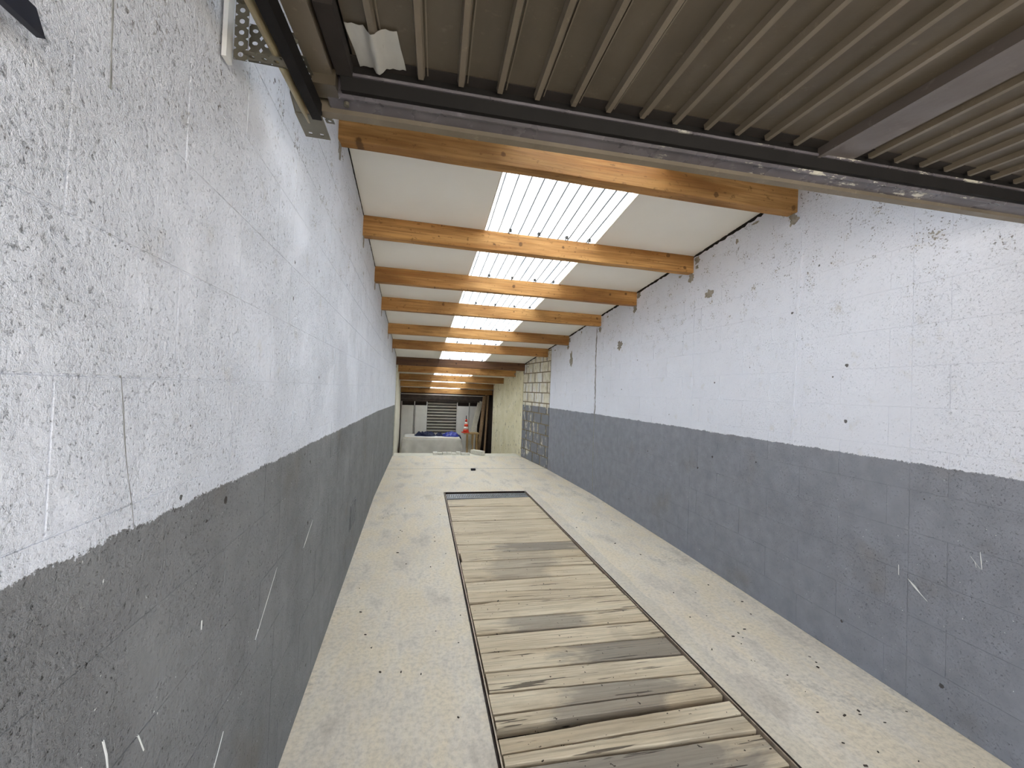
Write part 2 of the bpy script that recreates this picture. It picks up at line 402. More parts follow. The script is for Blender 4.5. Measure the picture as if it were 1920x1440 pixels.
# ------------------------------------------------------------------ block walls
def wall(name, tab, side, mat, ztop, joint_mat, label, z0=0.0, gapx=None, depth=.0014, gap=.004, bl=.5, bh=.2):
    """side -1: face looks +x (left wall), +1: face looks -x; tab: y -> x of the face"""
    b = MB(); gx = gapx or gap
    t = .28
    for i in range(len(tab) - 1):
        (ya, xa), (yb, xb) = tab[i], tab[i + 1]
        n = max(1, int((yb - ya) / .6))
        for k in range(n):
            y0 = ya + (yb - ya) * k / n; y1 = ya + (yb - ya) * (k + 1) / n
            x0, x1 = lerp(tab, y0 + 1e-6) + side * depth, lerp(tab, y1 - 1e-6) + side * depth
            h0, h1 = ztop(y0), ztop(y1)
            b.add([(x0, y0, z0), (x1, y1, z0), (x1, y1, h1), (x0, y0, h0), (x0 + side * t, y0, z0), (x1 + side * t, y1, z0), (x1 + side * t, y1, h1), (x0 + side * t, y0, h0)],
                  [(0, 1, 2, 3), (7, 6, 5, 4), (0, 4, 5, 1), (3, 2, 6, 7), (0, 3, 7, 4), (1, 5, 6, 2)])
    o = struct(b.build(name, joint_mat), label)
    # one block mesh, unit length, face at local y = 0 looking -y, chamfered
    L_, H_, D_, c = bl - gap, bh - gap, .05, .0008 if depth < .004 else .004
    bm_ = MB()
    bm_.add([(0, D_, 0), (L_, D_, 0), (L_, D_, H_), (0, D_, H_), (0, c, 0), (L_, c, 0), (L_, c, H_), (0, c, H_), (c, 0, c), (L_ - c, 0, c), (L_ - c, 0, H_ - c), (c, 0, H_ - c)],
            [(8, 9, 10, 11), (4, 5, 9, 8), (5, 6, 10, 9), (6, 7, 11, 10), (7, 4, 8, 11), (0, 1, 5, 4), (1, 2, 6, 5), (2, 3, 7, 6), (3, 0, 4, 7), (3, 2, 1, 0)])
    me = bm_.mesh('block', mat)
    rng = random.Random(hash(name) & 255 if False else len(name) * 13 + int(z0 * 10))
    for i in range(len(tab) - 1):
        (ya, xa), (yb, xb) = tab[i], tab[i + 1]
        seg = math.hypot(yb - ya, xb - xa); d = Vector((xb - xa, yb - ya, 0)) / seg
        off0 = sum(math.hypot(tab[k + 1][0] - tab[k][0], tab[k + 1][1] - tab[k][1]) for k in range(i))
        row = 0; z = z0
        while True:
            ym = max(ztop(ya), ztop(yb))
            if z >= ym - .01: break
            st = -((off0 + (.25 if row % 2 else 0)) % bl)
            s_ = st
            while s_ < seg - .01:
                a_, e_ = max(0, s_), min(seg, s_ + bl)
                yy = ya + d.y * (a_ + e_) / 2
                top = min(ztop(ya + d.y * a_), ztop(ya + d.y * e_))
                if e_ - a_ > gx + .02 and z < max(ztop(ya + d.y * a_), ztop(ya + d.y * e_)) and yy > .25:
                    ob = bpy.data.objects.new('block', me); C.objects.link(ob); ob.parent = o
                    sx = (e_ - a_ - gx) / (bl - gap)
                    hh = min(bh, max(.03, top + .05 - z)); sz = (hh - gap) / (bh - gap)
                    base = Vector((xa, ya, 0)) + d * (a_ + gx / 2)
                    jit = rng.uniform(0, .0012 if depth < .004 else .004)
                    if side < 0:   # face looks +x: local x must run along -d
                        base = Vector((xa, ya, 0)) + d * (e_ - gx / 2)
                        rz = math.atan2(-d.y, -d.x); nrm = Vector((d.y, -d.x, 0))
                    else:
                        rz = math.atan2(d.y, d.x); nrm = Vector((-d.y, d.x, 0))
                    # local -y must equal the room-facing normal; check and flip
                    ly = Matrix.Rotation(rz, 3, 'Z') @ Vector((0, -1, 0))
                    room = Vector((1 if side < 0 else -1, 0, 0))
                    if ly.dot(room) < 0:
                        rz += math.pi
                        base = Vector((xa, ya, 0)) + d * ((e_ - gx / 2) if side > 0 else (a_ + gx / 2))
                    ob.rotation_euler = (0, 0, rz); ob.scale = (sx, 1, sz)
                    ob.location = (base.x + room.x * jit, base.y, z + gap / 2)
                s_ += bl
            z += bh; row += 1
    return o
zroof = lambda y: lerp(ROOF, y) + .02
wl = wall('wall_left', LW, -1, 'wall_left', zroof, 'wall_left', 'left wall of painted rough blocks, white above a dark grey dado', depth=.0009, gap=.003)
wr = wall('wall_right', RW[:5], 1, 'wall_right', zroof, 'wall_right', 'right wall of painted blocks, white above a blue-grey dado', depth=.0009, gap=.003)
ww = wall('wall_right.001', RW[4:], 1, 'worn', zroof, 'joint', 'worn stretch of right wall with bare blocks and peeling paint', depth=.010, gap=.020, bl=.38, gapx=.05)
wf = MB()
def quadwall(tab, side, ztop, z0, t=.25):
    b = MB(); n = 12; ya, yb = tab[0][0], tab[-1][0]
    for k in range(n):
        y0, y1 = ya + (yb - ya) * k / n, ya + (yb - ya) * (k + 1) / n
        x0, x1 = lerp(tab, y0), lerp(tab, y1)
        b.add([(x0, y0, z0), (x1, y1, z0), (x1, y1, ztop(y1)), (x0, y0, ztop(y0)), (x0 + side * t, y0, z0), (x1 + side * t, y1, z0), (x1 + side * t, y1, ztop(y1)), (x0 + side * t, y0, ztop(y0))],
              [(0, 1, 2, 3), (7, 6, 5, 4), (0, 4, 5, 1), (3, 2, 6, 7), (0, 3, 7, 4), (1, 5, 6, 2)])
    return b
struct(quadwall(RF, 1, zroof, FLOW).build('wall_right.002', 'cream'), 'cream rough-rendered right wall beyond the ledge')
struct(quadwall(LF, -1, zroof, FLOW).build('wall_left.001', 'white_edge'), 'pale left wall of the low rear room')
struct(quadwall([(11.7, 2.22), (13.5, 2.20)], 1, zroof, FLOW).build('wall_right.003', 'far_dark'), 'right wall behind the leaning boards, coloured dark for the shade there')  # dark colour stands in for the shadow behind the boards
struct(MB().box((-.95, 13.4, FLOW), (2.5, 13.6, 1.5)).build('wall_back', 'far_dark'), 'dark rear wall behind the shutter')
struct(MB().box((-.75, -1.15, 2.32), (2.6, -.91, 3.2)).build('wall_front', 'wall_right'), 'front wall above the garage door opening')

# ------------------------------------------------------------------ roof boards and skylight strip
SL = [(-.9, .48), (2.24, .422), (3.23, .432), (4.24, .415), (5.2, .401), (6.31, .377), (7.25, .346), (8.45, .304), (10.41, .25), (13.6, .21)]
SR = [(-.9, 1.36), (2.24, 1.37), (3.23, 1.41), (4.24, 1.427), (5.2, 1.42), (6.31, 1.382), (7.25, 1.338), (8.45, 1.27), (10.41, 1.225), (13.6, 1.15)]
def roof_strip(xa, xb, name, label):
    b = MB()
    for i in range(len(ROOF) - 1):
        (y0, z0), (y1, z1) = ROOF[i], ROOF[i + 1]
        a0, a1, b0, b1 = xa(y0), xa(y1), xb(y0), xb(y1)
        b.add([(a0, y0, z0), (b0, y0, z0), (b1, y1, z1), (a1, y1, z1), (a0, y0, z0 + .04), (b0, y0, z0 + .04), (b1, y1, z1 + .04), (a1, y1, z1 + .04)],
              [(0, 1, 2, 3), (7, 6, 5, 4), (0, 4, 5, 1), (1, 5, 6, 2), (2, 6, 7, 3), (3, 7, 4, 0)])
    return struct(b.build(name, 'ceiling'), label)
roof_strip(lambda y: -.9, lambda y: lerp(SL, y), 'ceiling', 'smooth off-white roof boards left of the skylight strip')
roof_strip(lambda y: lerp(SR, y), lambda y: 2.66, 'ceiling.001', 'smooth off-white roof boards right of the skylight strip')
# ribbed translucent sheet
sk = MB(); rows = []
prof = []
nrib = 12
for k in range(nrib):
    u = k / nrib
    prof += [(u, 0), (u + .052, 0), (u + .057, .010), (u + .078, .010)]
prof.append((1, 0))
ylist = [-.9] + [q[0] for q in ROOF[1:]]
V_ = []
for y in ylist:
    l_, r_ = lerp(SL, y) - .04, lerp(SR, y) + .04
    V_.append([(l_ + (r_ - l_) * u, y, lerp(ROOF, y) + .046 + dz) for u, dz in prof])
n = len(prof)
sk.add([q for r in V_ for q in r], [(j * n + i, j * n + i + 1, (j + 1) * n + i + 1, (j + 1) * n + i) for j in range(len(V_) - 1) for i in range(n - 1)])
sky_o = struct(sk.build('window_1', 'sheet'), 'long strip of ribbed translucent skylight sheet down the roof')
sky_o.data.materials.append(M['seam'])
for p_ in sky_o.data.polygons:
    vx = sorted(sky_o.data.vertices[q].co.x for q in p_.vertices); vz = [sky_o.data.vertices[q].co.z - lerp(ROOF, sky_o.data.vertices[q].co.y) for q in p_.vertices]
    if max(vz) - min(vz) > .005: p_.material_index = 1
sd = sky_o.modifiers.new('thickness', 'SOLIDIFY'); sd.thickness = .002
# pale edge trims of the roof opening
for nm, tab, dx in (('edge_trim', SL, .004), ('edge_trim', SR, -.004)):
    e = MB()
    for i in range(len(ylist) - 1):
        y0, y1 = ylist[i], ylist[i + 1]
        e.bar((lerp(tab, y0) + dx, y0, lerp(ROOF, y0) + .022), (lerp(tab, y1) + dx, y1, lerp(ROOF, y1) + .022), .006, .044)
    e.build(nm, 'white_edge', sky_o)

# ------------------------------------------------------------------ roof beams
ORD = ['first', 'second', 'third', 'fourth', 'fifth', 'sixth', 'seventh', 'eighth', 'ninth', 'tenth', 'eleventh']
BEAMS = [(2.16, 2.80), (3.23, 2.705), (4.24, 2.611), (5.2, 2.515), (6.31, 2.365), (7.25, 2.234), (8.45, 2.022), (9.2, 1.905), (10.41, 1.752), (11.7, 1.596), (12.9, 1.416)]
def xleft(y): return lerp(LW, y) if y < 8.6 else lerp(LF, y)
def xright(y): return lerp(RW, y) if y < 8.52 else (lerp(RF, y) if y < 11.7 else 2.2)
BH = .155
clipb = MB()
clipb.box((-.011, -.018, -.022), (.011, -.013, .006)); clipb.box((-.011, -.018, .001), (.011, .02, .006)); clipb.box((-.011, -.013, -.03), (-.006, .0, .004))
clip_me = clipb.mesh('clip', 'steel_clip')
for i, (y, z) in enumerate(BEAMS):
    th = .08
    xa, xb = xleft(y) - .012, xright(y) + .012
    if i == 6: th = .10
    # the beam's upper face follows the roof slope behind it
    s1 = lerp(ROOF, y + th) - z
    seg = 10; b = MB(); rng = random.Random(40 + i)
    ring = []
    for k in range(seg + 1):
        x = xa + (xb - xa) * k / seg
        j = lambda: rng.uniform(-.0018, .0018)
        zb = z - BH - (0.008 if i == 6 else 0) + j()
        ring.append([(x, y + j(), zb), (x, y + th + j(), zb + j()), (x, y + th, z + s1), (x, y + j(), z)])
    b.add([q for r in ring for q in r], [(k * 4 + a, k * 4 + (a + 1) % 4, (k + 1) * 4 + (a + 1) % 4, (k + 1) * 4 + a) for k in range(seg) for a in range(4)] + [(0, 1, 2, 3), tuple(seg * 4 + q for q in (3, 2, 1, 0))])
    o = b.build('roof_beam', 'beam_dark' if i == 6 else 'beam', bevel=.004)
    extra = 'partly hidden by the open door rail' if i == 0 else ('dark weathered, where the roof drops' if i == 6 else ('nearest the rear shutter' if i == 10 else ''))
    tag(o, f'{"dark" if i == 6 else "orange-brown"} timber roof beam, {ORD[i]} counted from the open garage door' + (', ' + extra if extra else ''), 'beam', 'timber roof beams across the garage')
    if 0 < i < 9:
        l_, r_ = lerp(SL, y), lerp(SR, y)
        for t in (.22, .47, .72, .93):
            c = bpy.data.objects.new('clip', clip_me); C.objects.link(c); c.parent = sky_o
            c.location = (l_ + (r_ - l_) * t, y - .001, z + .026 - .004)

# ------------------------------------------------------------------ mortar round beam ends, cracks and scratches on the walls
def blob(parent, y, z, ry, rz, side, mat, name, seed, lift=.006, tab=None):
    rng = random.Random(seed); n = 30; tab = tab or (LW if side < 0 else RW)
    pts = []; R_ = [rng.uniform(.3, 1.15) for _ in range(n)]
    for k in range(n):
        t = 2 * math.pi * k / n; r = (R_[k] + R_[k - 1]) / 2
        yy, zz = y + ry * r * math.cos(t), z + rz * r * math.sin(t)
        pts.append((yy, zz))
    b = MB(); d = -side
    fr = [(lerp(tab, q[0]) + d * (lift * rng.uniform(.5, 1)), y + (q[0] - y) * .9, z + (q[1] - z) * .9) for q in pts]
    bk = [(lerp(tab, q[0]) - d * .01, q[0], q[1]) for q in pts]
    mid = [(lerp(tab, y) + d * lift * 1.3, y, z)]
    b.add(fr + bk + mid, [(k, (k + 1) % n, 2 * n) for k in range(n)] + [(n + k, n + (k + 1) % n, (k + 1) % n, k) for k in range(n)])
    return b.build(name, mat, parent)
def strip(parent, tab, side, pts, wd, mat, name, seed, jit=.004, lift=.0015):
    rng = random.Random(seed); b = MB(); d = -side; P = []
    for i in range(len(pts) - 1):
        (ya, za), (yb, zb) = pts[i], pts[i + 1]
        L_ = math.hypot(yb - ya, zb - za); n = max(1, int(L_ / .03))
        for k in range(n): P.append((ya + (yb - ya) * k / n, za + (zb - za) * k / n))
    P.append(pts[-1])
    rows = []
    for i, (yy, zz) in enumerate(P):
        q0, q1 = P[max(0, i - 1)], P[min(len(P) - 1, i + 1)]
        dy, dz = q1[0] - q0[0], q1[1] - q0[1]; L_ = math.hypot(dy, dz); ny, nz = -dz / L_, dy / L_
        w0 = wd * rng.uniform(.35, 1.15) * (.3 if i in (0, len(P) - 1) else 1); o_ = rng.uniform(-jit, jit)
        rows.append([(lerp(tab, yy) + d * lift, yy + ny * (o_ - w0 / 2), zz + nz * (o_ - w0 / 2)), (lerp(tab, yy) + d * lift, yy + ny * (o_ + w0 / 2), zz + nz * (o_ + w0 / 2)),
                     (lerp(tab, yy) - d * .006, yy + ny * (o_ + w0 / 2), zz + nz * (o_ + w0 / 2)), (lerp(tab, yy) - d * .006, yy + ny * (o_ - w0 / 2), zz + nz * (o_ - w0 / 2))])
    b.add([q for r in rows for q in r], [(k * 4 + a, k * 4 + (a + 1) % 4, (k + 1) * 4 + (a + 1) % 4, (k + 1) * 4 + a) for k in range(len(rows) - 1) for a in range(4)])
    return b.build(name, mat, parent)
for i, (y, z) in enumerate(BEAMS[:7]):
    par = wr if y < 7 else ww
    blob(par, y + .03, z - BH - .035, .05, .06, 1, 'mortar', 'mortar_patch', 90 + i)
    if i in (1, 2): blob(par, y - .05, z - .05, .05, .05, 1, 'mortar', 'mortar_patch', 110 + i)
    blob(wl, y + .05, z - BH - .02, .045, .07, -1, 'mortar', 'mortar_patch', 130 + i)
blob(wr, 3.0, 2.30, .07, .05, 1, 'mortar', 'mortar_patch', 151, .0022)
blob(wr, 4.62, 2.03, .09, .07, 1, 'mortar', 'mortar_patch', 152, .003)
blob(wr, 6.2, 1.95, .07, .16, 1, 'mortar', 'mortar_patch', 153, .003)
strip(wr, RW, 1, [(5.33, 2.36), (5.34, 1.9), (5.31, 1.3), (5.33, .7), (5.30, .02)], .035, 'crack', 'crack', 3, .008)
strip(wr, RW, 1, [(2.13, 2.5), (2.14, 2.0), (2.16, 1.15)], .022, 'wall_right', 'filled_chase', 4, .002, .003)
rng = random.Random(77)
for a_, b_ in zip(ROOF[1:8], ROOF[2:9]):
    if b_[0] < 8.5: strip(wr if b_[0] < 7.2 else ww, RW, 1, [(a_[0] + .09, lerp(ROOF, a_[0] + .09) - .010), (b_[0], b_[1] - .010)], .030, 'gap_shade_steel', 'ceiling_shade_strip', rng.randint(0, 999), .004, .004)  # dark strip paints the shadow line between wall top and roof boards
    if b_[0] < 8.5: strip(wl, LW, -1, [(a_[0] + .09, lerp(ROOF, a_[0] + .09) - .006), (b_[0], b_[1] - .006)], .016, 'gap_shade_steel', 'ceiling_shade_strip', rng.randint(0, 999), .003, .004)
    for k in range(3):
        yy = rng.uniform(a_[0], b_[0]); blob(wr if yy < 7.1 else ww, yy, lerp(ROOF, yy) - rng.uniform(.03, .12), rng.uniform(.02, .06), rng.uniform(.01, .03), 1, 'mortar', 'mortar_patch', rng.randint(0, 999), .003)
strip(wl, LW, -1, [(.655, 1.95), (.665, 1.75), (.68, 1.57), (.715, 1.39), (.735, 1.28), (.765, 1.15)], .003, 'crack', 'crack', 5, .0012, .0008)
for k, (pts, wd) in enumerate([([(.99, .35), (1.14, .53)], .004), ([(1.33, .64), (1.5, .78)], .004), ([(.72, .86), (.735, .80)], .007), ([(.80, .80), (.82, .76)], .007), ([(1.0, .88), (1.0, .86)], .006), ([(1.85, .71), (2.0, .78)], .005)]):
    strip(wl, LW, -1, pts, wd, 'scratch', 'scratch', 20 + k, .001, .0018)
for k, (pts, wd) in enumerate([([(1.42, .50), (1.5, .57)], .009), ([(1.27, .77), (1.235, .73)], .006), ([(1.24, .80), (1.232, .73)], .005), ([(1.255, .755), (1.25, .73)], .01), ([(1.54, .62), (1.54, .57)], .009)]):
    strip(wr, RW, 1, pts, wd, 'scratch', 'scratch', 40 + k, .0015, .0018)
# small vent grille low on the left wall
vg = empty('vent_grille', (lerp(LW, 3.35), 3.35, .30))
tag(vg, 'small grey slotted vent grille low on the left wall', 'vent')
MB().box((-.004, -.13, .0), (.006, .13, .20)).build('frame', 'wall_left', vg)
for k in range(7): MB().box((.004, -.115 + k * .034, .015), (.012, -.095 + k * .034, .185)).build('slat', 'wall_left', vg)

# ------------------------------------------------------------------ inspection pit cover
pf = empty('pit_surround', (.9, 3.0, 0)); tag(pf, 'rusty angle-iron edging around the inspection pit opening', 'frame')
def pbuild(b, name, mat, parent, **k):     # geometry given in world coordinates
    o = b.build(name, mat, parent, **k); o.matrix_parent_inverse = Matrix.Translation(parent.location).inverted(); return o
for s_, x in ((1, PX0), (-1, PX1)):
    pbuild(MB().box((min(x - s_ * .003, x + s_ * .004), PY0, -.06), (max(x - s_ * .003, x + s_ * .004), PY1, .003)), 'rail', 'rust', pf)
    pbuild(MB().box((min(x + s_ * .009, x + s_ * .015), PY0, -.05), (max(x + s_ * .009, x + s_ * .015), PY1, .004)), 'rail_edge', 'rust_light', pf)
    pbuild(MB().box((min(x, x + s_ * .06), PY0, -.066), (max(x, x + s_ * .06), PY1, -.06)), 'ledge', 'rust', pf)
pbuild(MB().box((PX0, PY1 - .006, -.06), (PX1, PY1, .006)), 'end_rail', 'rust', pf)
LINES = [(5.19, 5.235), (4.872, 4.827), (4.338, 4.323), (3.685, 3.65), (3.492, 3.463), (3.32, 3.299), (3.155, 3.145), (2.967, 2.962), (2.806, 2.736), (2.675, 2.624), (2.47, 2.451), (2.319, 2.3), (2.151, 2.133), (2.006, 1.974), (1.866, 1.825), (1.742, 1.731), (1.652, 1.648), (1.543, 1.549), (1.486, 1.461), (1.32, 1.305), (1.13, 1.12), (.93, .93), (.73, .73), (.54, .54), (.37, .37)]
GAPS = {1: .012, 2: .010, 3: .006, 6: .009, 7: .008, 11: .010, 13: .008, 16: .024, 18: .010}
STAIN = {3: (1, .68, .45), 5: (.6, .45, .3), 9: (.0, .5, 0), 10: (.85, .4, .25), 12: (1, .85, .42), 13: (.15, .5, .2), 14: (.9, .55, .35), 15: (.85, .45, .3), 16: (.2, .5, .3), 17: (.3, .8, .2), 18: (1, .35, .75), 6: (.6, .4, .2), 0: (.1, 0, 0), 1: (.15, .5, .3), 2: (.15, .5, .3)}
pc = empty('pit_cover', (.9, 3.0, 0)); tag(pc, 'row of weathered loose wooden planks covering the inspection pit', 'planks')
rng = random.Random(5)
for i in range(len(LINES) - 1):
    (fa, fb), (na, nb) = LINES[i], LINES[i + 1]       # far edge left/right, near edge left/right
    g0, g1 = GAPS.get(i, .006) * .85, GAPS.get(i + 1, .006) * .85
    x0, x1 = .356 + rng.uniform(0, .006), 1.452 - rng.uniform(0, .006)
    if i == 4: x0 += .012
    seg = 14; b = MB(); ring = []
    zt, tilt = rng.uniform(-.006, .0), rng.uniform(-.003, .003)
    t_ = .045; c = .003
    for k in range(seg + 1):
        u = k / seg; x = x0 + (x1 - x0) * u
        yf = fa + (fb - fa) * u - g0 + rng.uniform(-.002, .0015); yn = na + (nb - na) * u + g1 + rng.uniform(-.0015, .002)
        z = zt + tilt * (u - .5) * 2
        if i == 9 and u < .14: yf -= .022
        if i == 16: yf -= .018 * (1 - u) * (1 if u < .3 else .6)
        ring.append([(x, yn, z - t_), (x, yf, z - t_), (x, yf, z - c), (x, yf - c, z), (x, yn + c, z), (x, yn, z - c)])
    b.add([q for r in ring for q in r], [(k * 6 + a, k * 6 + (a + 1) % 6, (k + 1) * 6 + (a + 1) % 6, (k + 1) * 6 + a) for k in range(seg) for a in range(6)] + [(0, 1, 2, 3, 4, 5), tuple(seg * 6 + q for q in range(5, -1, -1))])
    o = pbuild(b, 'plank', 'plank', pc); o.color = (*STAIN.get(i, (rng.uniform(.0, .5), rng.random(), rng.uniform(0, .3))), 1)
gr = empty('drain_grate', (.9, 5.37, 0)); tag(gr, 'narrow grey metal grate at the far end of the pit', 'grate')
b = MB().box((.36, 5.265, -.03), (1.45, 5.285, -.004)); b.box((.36, 5.445, -.03), (1.45, 5.465, -.004)); b.box((.36, 5.35, -.03), (1.45, 5.362, -.006))
pbuild(b, 'frame', 'grate', gr)
b = MB()
for k in range(46):
    x = .365 + k * .0238; b.box((x, 5.285, -.028), (x + .007, 5.445, -.006))
o = pbuild(b, 'grate_bars', 'grate', gr)
o['kind'] = 'stuff'
tag(MB().box((.875, 7.0, 0), (.955, 7.06, .035)).build('door_stop', 'black', bevel=.006), 'small black stopper block lying on the concrete floor', 'block')

# ------------------------------------------------------------------ white ledge strip, bricks and offcut on it
tag(MB().box((-.56, 8.57, -.25), (2.13, 8.95, -.004)).build('ledge_slab', 'white_edge'), 'whitish concrete edge strip across the end of the floor', 'ledge')
rng = random.Random(12)
brick_b = MB().box((-.043, -.055, 0), (.043, .055, .05)); brick_me = brick_b.mesh('brick', 'pale_brick')
for k in range(8):
    o = bpy.data.objects.new('pale_brick', brick_me); C.objects.link(o)
    o.location = (.31 + k * .099, 8.76 + rng.uniform(-.02, .05), -.004); o.rotation_euler = (0, 0, rng.uniform(-.15, .15))
    o.scale = (1, 1, rng.uniform(.7, 1.2))
    tag(o, f'pale brick, {ORD[k]} from the left in the short row on the white floor ledge', 'brick', 'pale bricks on the ledge')
b = MB().bar((1.12, 8.90, .045), (1.33, 8.66, .045), .11, .09)
tag(b.build('stone_offcut', 'pale_brick', bevel=.008), 'pale squared stone offcut at the right end of the brick row', 'stone')

# ------------------------------------------------------------------ rear shutter wall
YF = 13.35
sh = struct(MB().box((.165, 13.37, FLOW), (1.115, 13.395, 1.0)).build('door_1', 'gap_shade_steel'), 'grey roller shutter in the dark rear wall')
z = -.88
slat = MB()
n = 7; pr = [(0, 0), (-.012, .012), (-.022, .03), (-.024, .045), (-.022, .06), (-.01, .066), (0, .067)]
slat.add([(x, q[0], q[1]) for x in (.172, 1.108) for q in pr], [(i, i + 1, n + i + 1, n + i) for i in range(n - 1)] + [tuple(range(n)), tuple(range(n, 2 * n))[::-1]])
slat_me = slat.mesh('slat', 'shutter')
while z < .95:
    o = bpy.data.objects.new('slat', slat_me); C.objects.link(o); o.parent = sh; o.location = (0, 13.37, z); z += .098
for x in (-.64, -.237, .152, 1.128, 1.522):
    MB().box((x - .013, 13.30, FLOW), (x + .013, 13.37, 1.02)).build('post', 'white_sheet', sh)
hd = empty('shutter_box', (.65, 13.3, 1.0)); tag(hd, 'dark brown roller shutter housing under the last roof beam', 'shutter box')
pbuild(MB().box((-.68, 13.20, 1.06), (2.0, 13.398, 1.225)), 'casing', 'far_brown', hd)
pbuild(MB().box((-.68, 13.24, .975), (2.0, 13.398, 1.055)), 'lower_casing', 'far_brown', hd)
pbuild(MB().box((-.66, 13.19, 1.195), (1.95, 13.2, 1.222)), 'painted_skylit_top', 'white_sheet', hd)  # white strip paints the skylight falling on top of the casing
for k, (x0, x1, lab) in enumerate([(-.635, -.262, 'tall white panel board at the left edge of the rear wall'), (-.212, .145, 'tall white panel board just left of the grey shutter'), (1.14, 1.508, 'tall white panel board just right of the grey shutter'), (1.535, 1.80, 'white panel board behind the pale leaning boards')]):
    tag(MB().box((x0, 13.25, FLOW), (x1, 13.285, .845 + .008 * k)).build('panel_board', 'white_sheet', bevel=.004), lab, 'panel')

# ------------------------------------------------------------------ covered workbench with blue tarpaulin
tb = empty('workbench', (.3, 11.9, FLOW)); tag(tb, 'workbench under a pale grey cloth before the rear shutter', 'table')
pbuild(MB().box((-.45, 11.52, -.02), (1.08, 12.4, .02)), 'bench_top', 'stool', tb)
for x in (-.40, 1.0):
    for y in (11.6, 12.3): pbuild(MB().box((x, y, FLOW), (x + .06, y + .06, -.02)), 'leg', 'stool', tb)
# cloth: top sheet plus hanging front and sides with folds
b = MB(); nx, ny = 40, 26; vs_ = []
for j in range(ny + 1):
    for i in range(nx + 1):
        u = i / nx; v = j / ny
        x = -.60 + u * 1.86
        s_ = v * 1.55            # run along cloth from back over the top and down the front
        depth = .88
        if s_ < depth: y, z = 12.4 - s_, .028 + .004 * math.sin(9 * u * 6) * math.sin(s_ * 7)
        else:
            dn = s_ - depth; y, z = 11.515 - .02 * math.sin(u * 26) * min(1, dn * 3) - .05 * dn, .024 - dn
        over = max(0, -.46 - x, x - 1.085)
        if over > 0:
            sg = -1 if x < 0 else 1; xe = -.46 if x < 0 else 1.085
            z = min(z, .024) - over * (.9 if s_ < depth else .25) ; x = xe + sg * (.02 + .10 * over / .2 * (.3 + (min(1, max(0, s_ - depth) / .6))))
            y += .02 * math.sin(s_ * 20)
        vs_.append((x, y, z))
b.add(vs_, [(j * (nx + 1) + i, j * (nx + 1) + i + 1, (j + 1) * (nx + 1) + i + 1, (j + 1) * (nx + 1) + i) for j in range(ny) for i in range(nx)])
cl = b.build('table_cloth', 'cloth', None, True)
cl.modifiers.new('thickness', 'SOLIDIFY').thickness = .004
tag(cl, 'pale grey cloth hanging over the front of the workbench', 'cloth')
# crumpled tarpaulin on top
def heap(name, mat, cx, cy, rx, ry, hgt, seed, z0=.036):
    rng = random.Random(seed); ph = [rng.uniform(0, 6.3) for _ in range(6)]
    n = 26; vs_ = []
    for j in range(n + 1):
        for i in range(n + 1):
            u, v = i / n * 2 - 1, j / n * 2 - 1
            e = max(0, 1 - (abs(u) ** 2.6 + abs(v) ** 2.6))
            z = hgt * (e ** .55) * (.62 + .25 * math.sin(5 * u + ph[0]) * math.cos(4 * v + ph[1]) + .2 * math.sin(9 * u + 6 * v + ph[2]) + .1 * math.sin(17 * u - 11 * v + ph[3]))
            vs_.append((cx + rx * u * (1 + .08 * math.sin(6 * v + ph[4])), cy + ry * v * (1 + .08 * math.sin(5 * u + ph[5])), z0 + max(0, z)))
    m_ = MB(); m_.add(vs_, [(j * (n + 1) + i, j * (n + 1) + i + 1, (j + 1) * (n + 1) + i + 1, (j + 1) * (n + 1) + i) for j in range(n) for i in range(n)])
    m_.add([(q[0], q[1], z0 - .002) for q in vs_], [((j + 1) * (n + 1) + i, (j + 1) * (n + 1) + i + 1, j * (n + 1) + i + 1, j * (n + 1) + i) for j in range(n) for i in range(n)])
    return m_.build(name, mat, None, True)
tag(heap('tarpaulin', 'navy_cloth', .12, 12.0, .29, .22, .13, 3), 'dark navy crumpled cloth on the left of the workbench', 'cloth')
bt = heap('tarpaulin.001', 'blue', .86, 12.0, .24, .26, .13, 21)
fold = MB(); fp = [(1.085, 11.60, .045), (1.12, 11.62, .04), (1.15, 11.66, -.06), (1.165, 11.68, -.20)]
fold.add([(x + .01 * math.sin(k * 2.1), y + k * .06, z - .025 * math.sin(k * 1.7)) for k in range(8) for x, y, z in fp], [(4 * k + j, 4 * k + j + 1, 4 * k + j + 5, 4 * k + j + 4) for k in range(7) for j in range(3)])
fo = fold.build('hanging_fold', 'navy_cloth', bt, True); fo.modifiers.new('thickness', 'SOLIDIFY').thickness = .006
tag(bt, 'bright blue crumpled tarpaulin on the right of the workbench', 'tarpaulin')
tag(heap('tarpaulin.002', 'navy_cloth', .53, 12.05, .10, .2, .09, 11), 'low navy cloth fold between the two heaps on the workbench', 'cloth')

# ------------------------------------------------------------------ slatted stand with traffic cone
stn = empty('wooden_stand', (1.45, 11.95, FLOW)); tag(stn, 'tall narrow wooden stand with three front posts beside the workbench', 'stand')
pbuild(MB().box((1.235, 11.8, .105), (1.67, 12.1, .14)), 'top', 'stool', stn)
for x in (1.32, 1.48, 1.60):
    for y in (11.83, 12.03): pbuild(MB().box((x, y, FLOW), (x + .035, y + .035, .105)), 'leg', 'stool', stn)
pbuild(MB().box((1.31, 11.84, -.55), (1.635, 12.06, -.53)), 'shelf', 'stool', stn)
cn = empty('traffic_cone', (1.29, 11.93, .14)); tag(cn, 'red and white striped traffic cone standing on the wooden stand', 'cone')
def cone_part(prof, mat, nm): return MB().lathe(prof, 24).build(nm, mat, cn, True)
MB().box((-.125, -.12, 0), (.10, .12, .018)).build('base', 'cone_red', cn, bevel=.006)
H = .40; rad = lambda z: .092 - .068 * (z / H)
